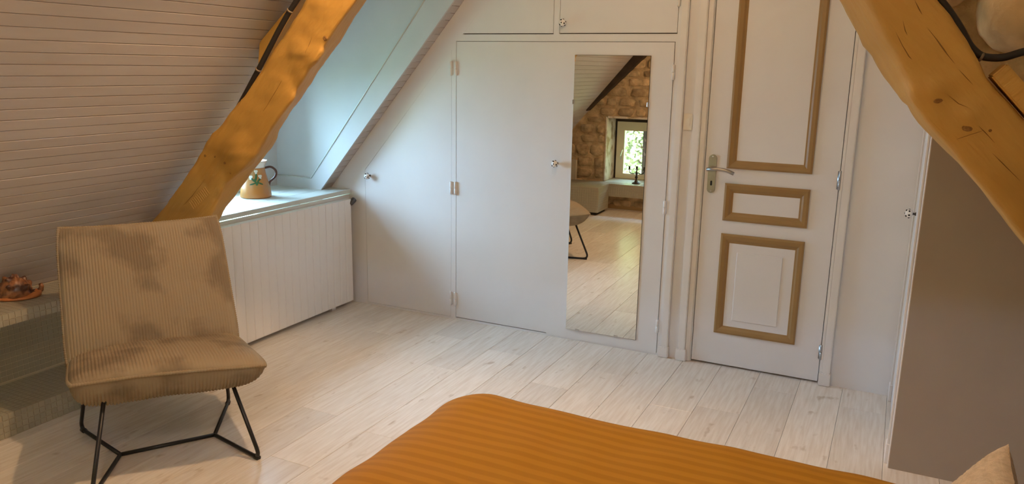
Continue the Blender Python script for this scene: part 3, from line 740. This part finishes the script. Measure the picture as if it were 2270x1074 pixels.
# candelabrum
ca = thing('candelabrum', 'dark bronze three-armed candelabrum on the gable window sill', 'candelabrum', (-2.572, -.29, .321))
cc = Vector((-2.572, -.29, .321))
mk('stem', *lathedata([(.048, 0), (.05, .006), (.042, .014), (.026, .022), (.018, .034), (.012, .045), (.009, .058), (.016, .07), (.018, .08), (.011, .092), (.009, .105), (.015, .118), (.017, .126), (.009, .135), (.007, .15), (.007, .165), (.022, .17), (.022, .174), (.011, .176), (.012, .2), (.014, .205)], 20, cc), bronze_m, ca, True)
for s in (-1, 1):
    pts = [(s*.012, .128), (s*.036, .116), (s*.066, .117), (s*.083, .13), (s*.088, .15), (s*.088, .165)]
    mk('arm', *join(tubedata(fillet([(cc.x+a, cc.y, cc.z+b) for a, b in pts], .02), .0048, 8),
       lathedata([(.005, .16), (.021, .165), (.022, .169), (.011, .172), (.012, .196), (.014, .2)], 16, cc+Vector((s*.088, 0, 0)))), bronze_m, ca, True)
# paper birds on a thread in the window
ga = thing('paper_garland', 'thread of small white paper birds hanging in the gable window', 'garland', (-2.63, WY+.03, .36))
tube('thread', [(-2.58, WY+.034, .93), (-2.583, WY+.034, .38)], .0008, white, ga, 5)
for i, (x, z_) in enumerate(((-2.735, .80), (-2.775, .72), (-2.73, .63), (-2.79, .535), (-2.73, .45))):
    c = Vector((x+.165, WY+.034, z_)); V = [c+Vector(p) for p in ((-.022, .003, .034), (.026, 0, -.02), (-.018, -.002, -.010), (.002, .006, .0), (0, -.004, .0))]
    mk('bird', V, [[0, 1, 3], [1, 2, 3], [2, 0, 3], [0, 4, 1], [1, 4, 2], [2, 4, 0]], white, ga)

# ------------------------------------------------------------------ armchair
CC = Vector((-2.725, 2.19, 0)); ca_ = radians(-33.2)
CF = Vector((cos(ca_), sin(ca_), 0)); CS = Vector((-sin(ca_), cos(ca_), 0))
def cw(s, f, z_): return CC+CS*s+CF*f+Vector((0, 0, z_))
ch = thing('lounge_chair', 'beige corduroy lounge chair with black tubular legs in front of the roof slope', 'chair', CC)
def cushion(name, fmap, ht, hb, nt_, nb_, ribs, nv, crease=None, rh=.0046):
    NU = ribs*6; us = [-1+2*i/NU for i in range(NU+1)]
    vs_ = [sin(pi/2*(-1+2*j/nv)) for j in range(nv+1)]
    V, F = [], []
    def prof(u, v, n): return max(0, 1-abs(u)**n)**(1/2.2)*max(0, 1-abs(v)**n)**(1/2.2)
    for side, hh, nn in ((1, ht, nt_), (-1, hb, nb_)):
        base = len(V)
        for v in vs_:
            for i, u in enumerate(us):
                rib = rh*(abs(cos(pi*ribs*(u+1)/2))**.8-.5)
                soft = .006*nz(u*2.2, v*2.2, 3+side, 1.3)
                h = side*(hh*prof(u, v, nn)+(rib+soft)*min(1, 6*(1-abs(v)))*min(1, 10*(1-abs(u))))
                if crease and side == 1:
                    for cv, cd, cw_ in crease: h -= cd*math.exp(-((v-cv-.02*sin(3*u))/cw_)**2)*(1-abs(u)**4)
                # the lower sheet keeps vertical sides
                V.append(fmap(u, v, h, (rib-rh*.5)*min(1, 40*(1-abs(v)))*(1 if v > 0 else -1) if side < 0 else 0))
        R = NU+1
        for j in range(nv):
            for i in range(NU): F.append([base+j*R+i, base+j*R+i+1, base+(j+1)*R+i+1, base+(j+1)*R+i])
    o = mk(name, V, F, cord_m, ch, True)
    path = []
    for k in range(260):
        q = k/260*4; e = int(q); t = q-e
        u, v = [(-1+2*t, -1), (1, -1+2*t), (1-2*t, 1), (-1, 1-2*t)][e]
        path.append(fmap(u*.998, v*.998, .001))
    # resample finely for the beaded look
    fine = []
    for i in range(len(path)):
        a, b = path[i], path[(i+1) % len(path)]
        for t in (0, .34, .67): fine.append(a.lerp(b, t))
    mk('piping', *tubedata(fine, lambda i: .0066+.0022*(i % 3 == 0), 7, closed=True), pipe_m, o, True)
    return o
def seat_map(u, v, h, rf=0):
    t = (v+1)/2; r = (u+1)/2
    rc = 1-.035*(abs(u)**6)*(abs(v)**6)
    s = u*(.345+.018*t)*rc+.008
    f = -.27+t*((.27+.27)*(1-r)+(.335+.27)*r)*1.0
    f += -.012*(1-u*u)*t*0+.010*sin(3.1*u)*t
    zz = .365+t*(.080*(1-r)+.047*r)-.016*(1-u*u)*t*0+.008*sin(2.2*u+1)*t
    if h < 0: h *= 1+.30*(1-r)*t
    return cw(s, f+(-.10*h if h > 0 else .12*h)+rf, zz+h)
cushion('seat', seat_map, .062, .112, 3.2, 7, 56, 30, crease=[(.55, .004, .12)])
def back_map(u, v, h, rf=0):
    t = (v+1)/2
    rc = 1-.03*(abs(u)**6)*(abs(v)**6)
    s = u*(.352-.014*t)*rc+(.0+.006*t)
    f = -.115-.305*t; zz = .345+.560*t+.010*(abs(u)**3)*(t > .5)*(t-.5)*2
    return cw(s, f+.878*h, zz+.478*h)
cushion('backrest', back_map, .058, .06, 3.0, 3.0, 58, 34, crease=[(.06, .006, .05), (.6, .003, .2)])
R_ = .0085
for s in (-1, 1):
    J = cw(s*.19, .028, R_); ff = cw(s*.316, .352, R_); bf = cw(s*.322, -.325, R_)
    for nm, foot, top in (('front', ff, cw(s*.236, .225, .345)), ('back', bf, cw(s*.275, -.12, .36))):
        # corner bend ends flat on the floor, then runs to the joint
        lg = tube('leg', fillet([top, foot+Vector((0, 0, 0)), J], .055, 8), R_, black_m, ch, 10)
        d = (J-foot).normalized(); g = foot+d*.03
        mk('foot_glide', *tubedata([g-d*.014+Vector((0, 0, -.0005)), g+d*.014+Vector((0, 0, -.0005))], R_*1.35, 10), black_m, lg, True)
tube('stretcher', [cw(-.19, .028, R_), cw(.19, .028, R_)], R_, black_m, ch, 10)
for s in (-1, 1): tube('seat_rail', [cw(s*.236, .235, .335), cw(s*.275, -.13, .345), cw(s*.275, -.36, .70)], R_, black_m, ch, 8)

# ------------------------------------------------------------------ jug on the sill
JC = Vector((-3.632, 3.727, .8005))
ju = thing('jug', 'brown glazed pottery jug with painted white flowers on the window sill', 'jug', JC)
prof = [(.092, 0), (.096, .003), (.097, .010), (.092, .045), (.084, .085), (.074, .125), (.066, .155), (.0635, .175), (.063, .19), (.066, .20), (.074, .218), (.079, .232), (.075, .232), (.066, .215), (.059, .19), (.062, .16), (.07, .12)]
mk('body', *lathedata(prof[:9]+[(.0605, .19)], 40, JC), copper_m, ju, True)
mk('rim', *lathedata([(.063, .188), (.0645, .20), (.070, .212), (.0775, .226), (.079, .232), (.076, .232), (.066, .215), (.059, .195), (.059, .12)], 40, JC), M('pale_rim_glaze', (.75, .62, .5), .25), ju, True)
hd = Vector((.71, .69, 0)).normalized()
mk('handle', *tubedata(fillet([JC+hd*r_+Vector((0, 0, z_)) for r_, z_ in ((.060, .183), (.10, .192), (.131, .165), (.126, .125), (.088, .095), (.082, .07))], .03), .0075, 10), brown_m, ju, True)
vd = Vector((.69, -.71, 0)).normalized(); sd = hd
def on_jug(a, z_, out=.001):
    r_ = interp([(z, r) for r, z in prof[2:9]], z_)
    return JC+(vd*cos(a)+sd*sin(a))*(r_+out)+Vector((0, 0, z_))
def blot(name, a, z_, wa, hz, mat, ang=0):
    n = 10; V = [on_jug(a, z_, .0032)]
    for k in range(n):
        q = 2*pi*k/n; x, y = wa*cos(q), hz*sin(q)
        V.append(on_jug(a+(x*cos(ang)-y*sin(ang))/.08, z_+x*sin(ang)+y*cos(ang), .0008))
    mk(name, V, [[0, 1+k, 1+(k+1) % n] for k in range(n)], mat, ju, True)
for a, z_, l_, w_, g in ((.08, .135, .026, .007, 1.4), (-.18, .118, .02, .006, 2.4), (.32, .118, .02, .006, .7), (.02, .105, .022, .006, 1.9), (.18, .10, .02, .006, 1.1), (-.2, .093, .02, .005, .3), (.4, .094, .016, .005, 2.7)):
    blot('painted_leaf', a, z_, l_, w_, leaf_m, g)
for a, z_ in ((.10, .166), (-.38, .132), (.44, .135)):
    for da, dz in ((-.05, .005), (.05, .005), (0, -.006)): blot('painted_flower', a+da*1.4, z_+dz, .0085, .008, petal_m)

# ------------------------------------------------------------------ conch shell on the bench
SC = Vector((-3.565, 2.13, .5597))
sh = thing('conch_shell', 'spiky brown helmet shell with orange lip lying on the mosaic bench', 'shell', SC)
ax1 = Vector((.66, .75, 0)).normalized(); ax2 = Vector((.75, -.66, 0)).normalized()
V, F = [], []; su, sv = 64, 26
for i in range(sv+1):
    th = pi/2*i/sv
    for k in range(su):
        q = 2*pi*k/su; x, y = cos(q)*cos(th), sin(q)*cos(th); z_ = sin(th)
        a = .078*x*(1-.12*x); b = .06*y; c = .088*z_*(1-.22*x*x)*(1-.1*x)
        kn = max(0, sin(q*5+i*.2)*sin(th*7+.6))
        sp = .022*kn**2*(cos(th)*.5+.5)+.003*nz(x*3, y*3, z_*3, 2)
        d = Vector((x, y, z_+.1)).normalized()*sp
        V.append(SC+ax1*(a+d.x-.006)+ax2*(b+d.y)+Vector((0, 0, .012+c+d.z)))
for i in range(sv):
    for k in range(su): F.append([i*su+k, i*su+(k+1) % su, (i+1)*su+(k+1) % su, (i+1)*su+k])
mk('shell_body', V, F, shell_m, sh, True)
V, F = [], []; n = 48
for j, (rr, zz) in enumerate(((.8, .001), (1.08, .0008), (1.16, .006), (1.1, .012), (.85, .015))):
    for k in range(n):
        q = 2*pi*k/n; up = max(0, cos(q))**6*.02
        V.append(SC+ax1*(.083*cos(q)*rr-.004+up*.3)+ax2*(.062*sin(q)*rr)+Vector((0, 0, zz+up*(zz > .004))))
for j in range(4):
    for k in range(n): F.append([j*n+k, j*n+(k+1) % n, (j+1)*n+(k+1) % n, (j+1)*n+k])
mk('shell_lip', V, F, lip_m, sh, True)
mk('siphon', *tubedata([SC+ax1*a+Vector((0, 0, z_)) for a, z_ in ((.055, .018), (.08, .02), (.093, .03), (.097, .045), (.093, .058))], lambda i: .016-.002*i, 12), shell_m, sh, True)

# ------------------------------------------------------------------ bed, duvet, pillow
bd = thing('bed', 'low bed mostly hidden under the mustard duvet', 'bed', (-.3, 1.6, 0))
box('bed_base', -1.2, .72, .96, 2.22, .10, .24, dark_wood, bd, .01)
box('mattress', -1.22, .74, .94, 2.24, .24, .455, mattress_m, bd, .05, 3)
for x in (-1.1, .62):
    for y in (1.05, 2.13): mk('leg', *lathedata([(.025, 0), (.03, .1)], 12, (x, y, 0)), dark_wood, bd, True)
box('headboard', .76, .80, .94, 2.24, .0, .95, dark_wood, bd, .01)
def duvet():
    x0, x1, y0, y1, top, rh, rv = -1.362, .75, .86, 2.39, .505, .17, .07
    ext = rh+.30; NX, NY = 150, 120; V, F = [], []
    cx0, cx1, cy0, cy1 = x0+rh, x1-.02, y0+rh, y1-rh
    for j in range(NY+1):
        y = cy0-ext+(cy1-cy0+2*ext)*j/NY
        for i in range(NX+1):
            x = cx0-ext+(cx1-cx0+ext)*i/NX
            c = Vector((min(max(x, cx0), cx1), min(max(y, cy0), cy1))); q = Vector((x, y))-c; d = q.length
            dr = q/d if d > 1e-6 else Vector((0, 0)); L_ = rh*1.25
            if d < L_:
                a = d/L_*pi/2; p = c+dr*rh*sin(a); zz = top-rv*(1-cos(a))
            else:
                p = c+dr*(rh+.01*sin(9*(x+y))*min(1, (d-L_)*6)); zz = top-rv-(d-L_)
            zz += .010*nz(x, y, 1, 2.2)+.004*nz(x, y, 4, 7)+.006*nz(x*.6, y*2.5, 0, 3)
            V.append(Vector((p.x, p.y, max(zz, .13))))
    R = NX+1
    for j in range(NY):
        for i in range(NX): F.append([j*R+i, j*R+i+1, (j+1)*R+i+1, (j+1)*R+i])
    o = mk('duvet', V, F, duvet_m, None, True); tag(o, 'mustard satin-striped duvet spread over the bed in the foreground', 'duvet')
duvet()
def pillow():
    pu = Vector((.55, 0, .835)); pv = Vector((0, 1, 0)); pn = Vector((-.835, 0, .55)); c = Vector((.236, 1.865, .640))
    V, F = [], []; N_ = 60
    for side in (1, -1):
        b = len(V)
        for j in range(N_+1):
            for i in range(N_+1):
                u, v = -1+2*i/N_, -1+2*j/N_
                pin = 1-.07*(1-(u*v)**2)*0; k = 1-.06*(1-abs(u))*abs(v)**3-.0
                x = u*(1-.07*(1-v*v)); y = v*(1-.07*(1-u*u))
                h = side*.052*(max(0, (1-u**4)*(1-v**4)))**.6
                r_ = .003*nz(u*3, v*3, side, 1)+.0022*nz(u*14, v*14, side, 2)
                if side == 1: h -= .016*math.exp(-((v-.80+.1*u)/.06)**2)*(1-u**6)
                V.append(c+pu*x*.155+pv*y*.245+pn*(h+r_))
        R = N_+1
        for j in range(N_):
            for i in range(N_): F.append([b+j*R+i, b+j*R+i+1, b+(j+1)*R+i+1, b+(j+1)*R+i])
    o = mk('pillow', V, F, fuzzy_m, None, True); tag(o, 'fuzzy beige pillow leaning on the duvet at lower right', 'pillow')
pillow()
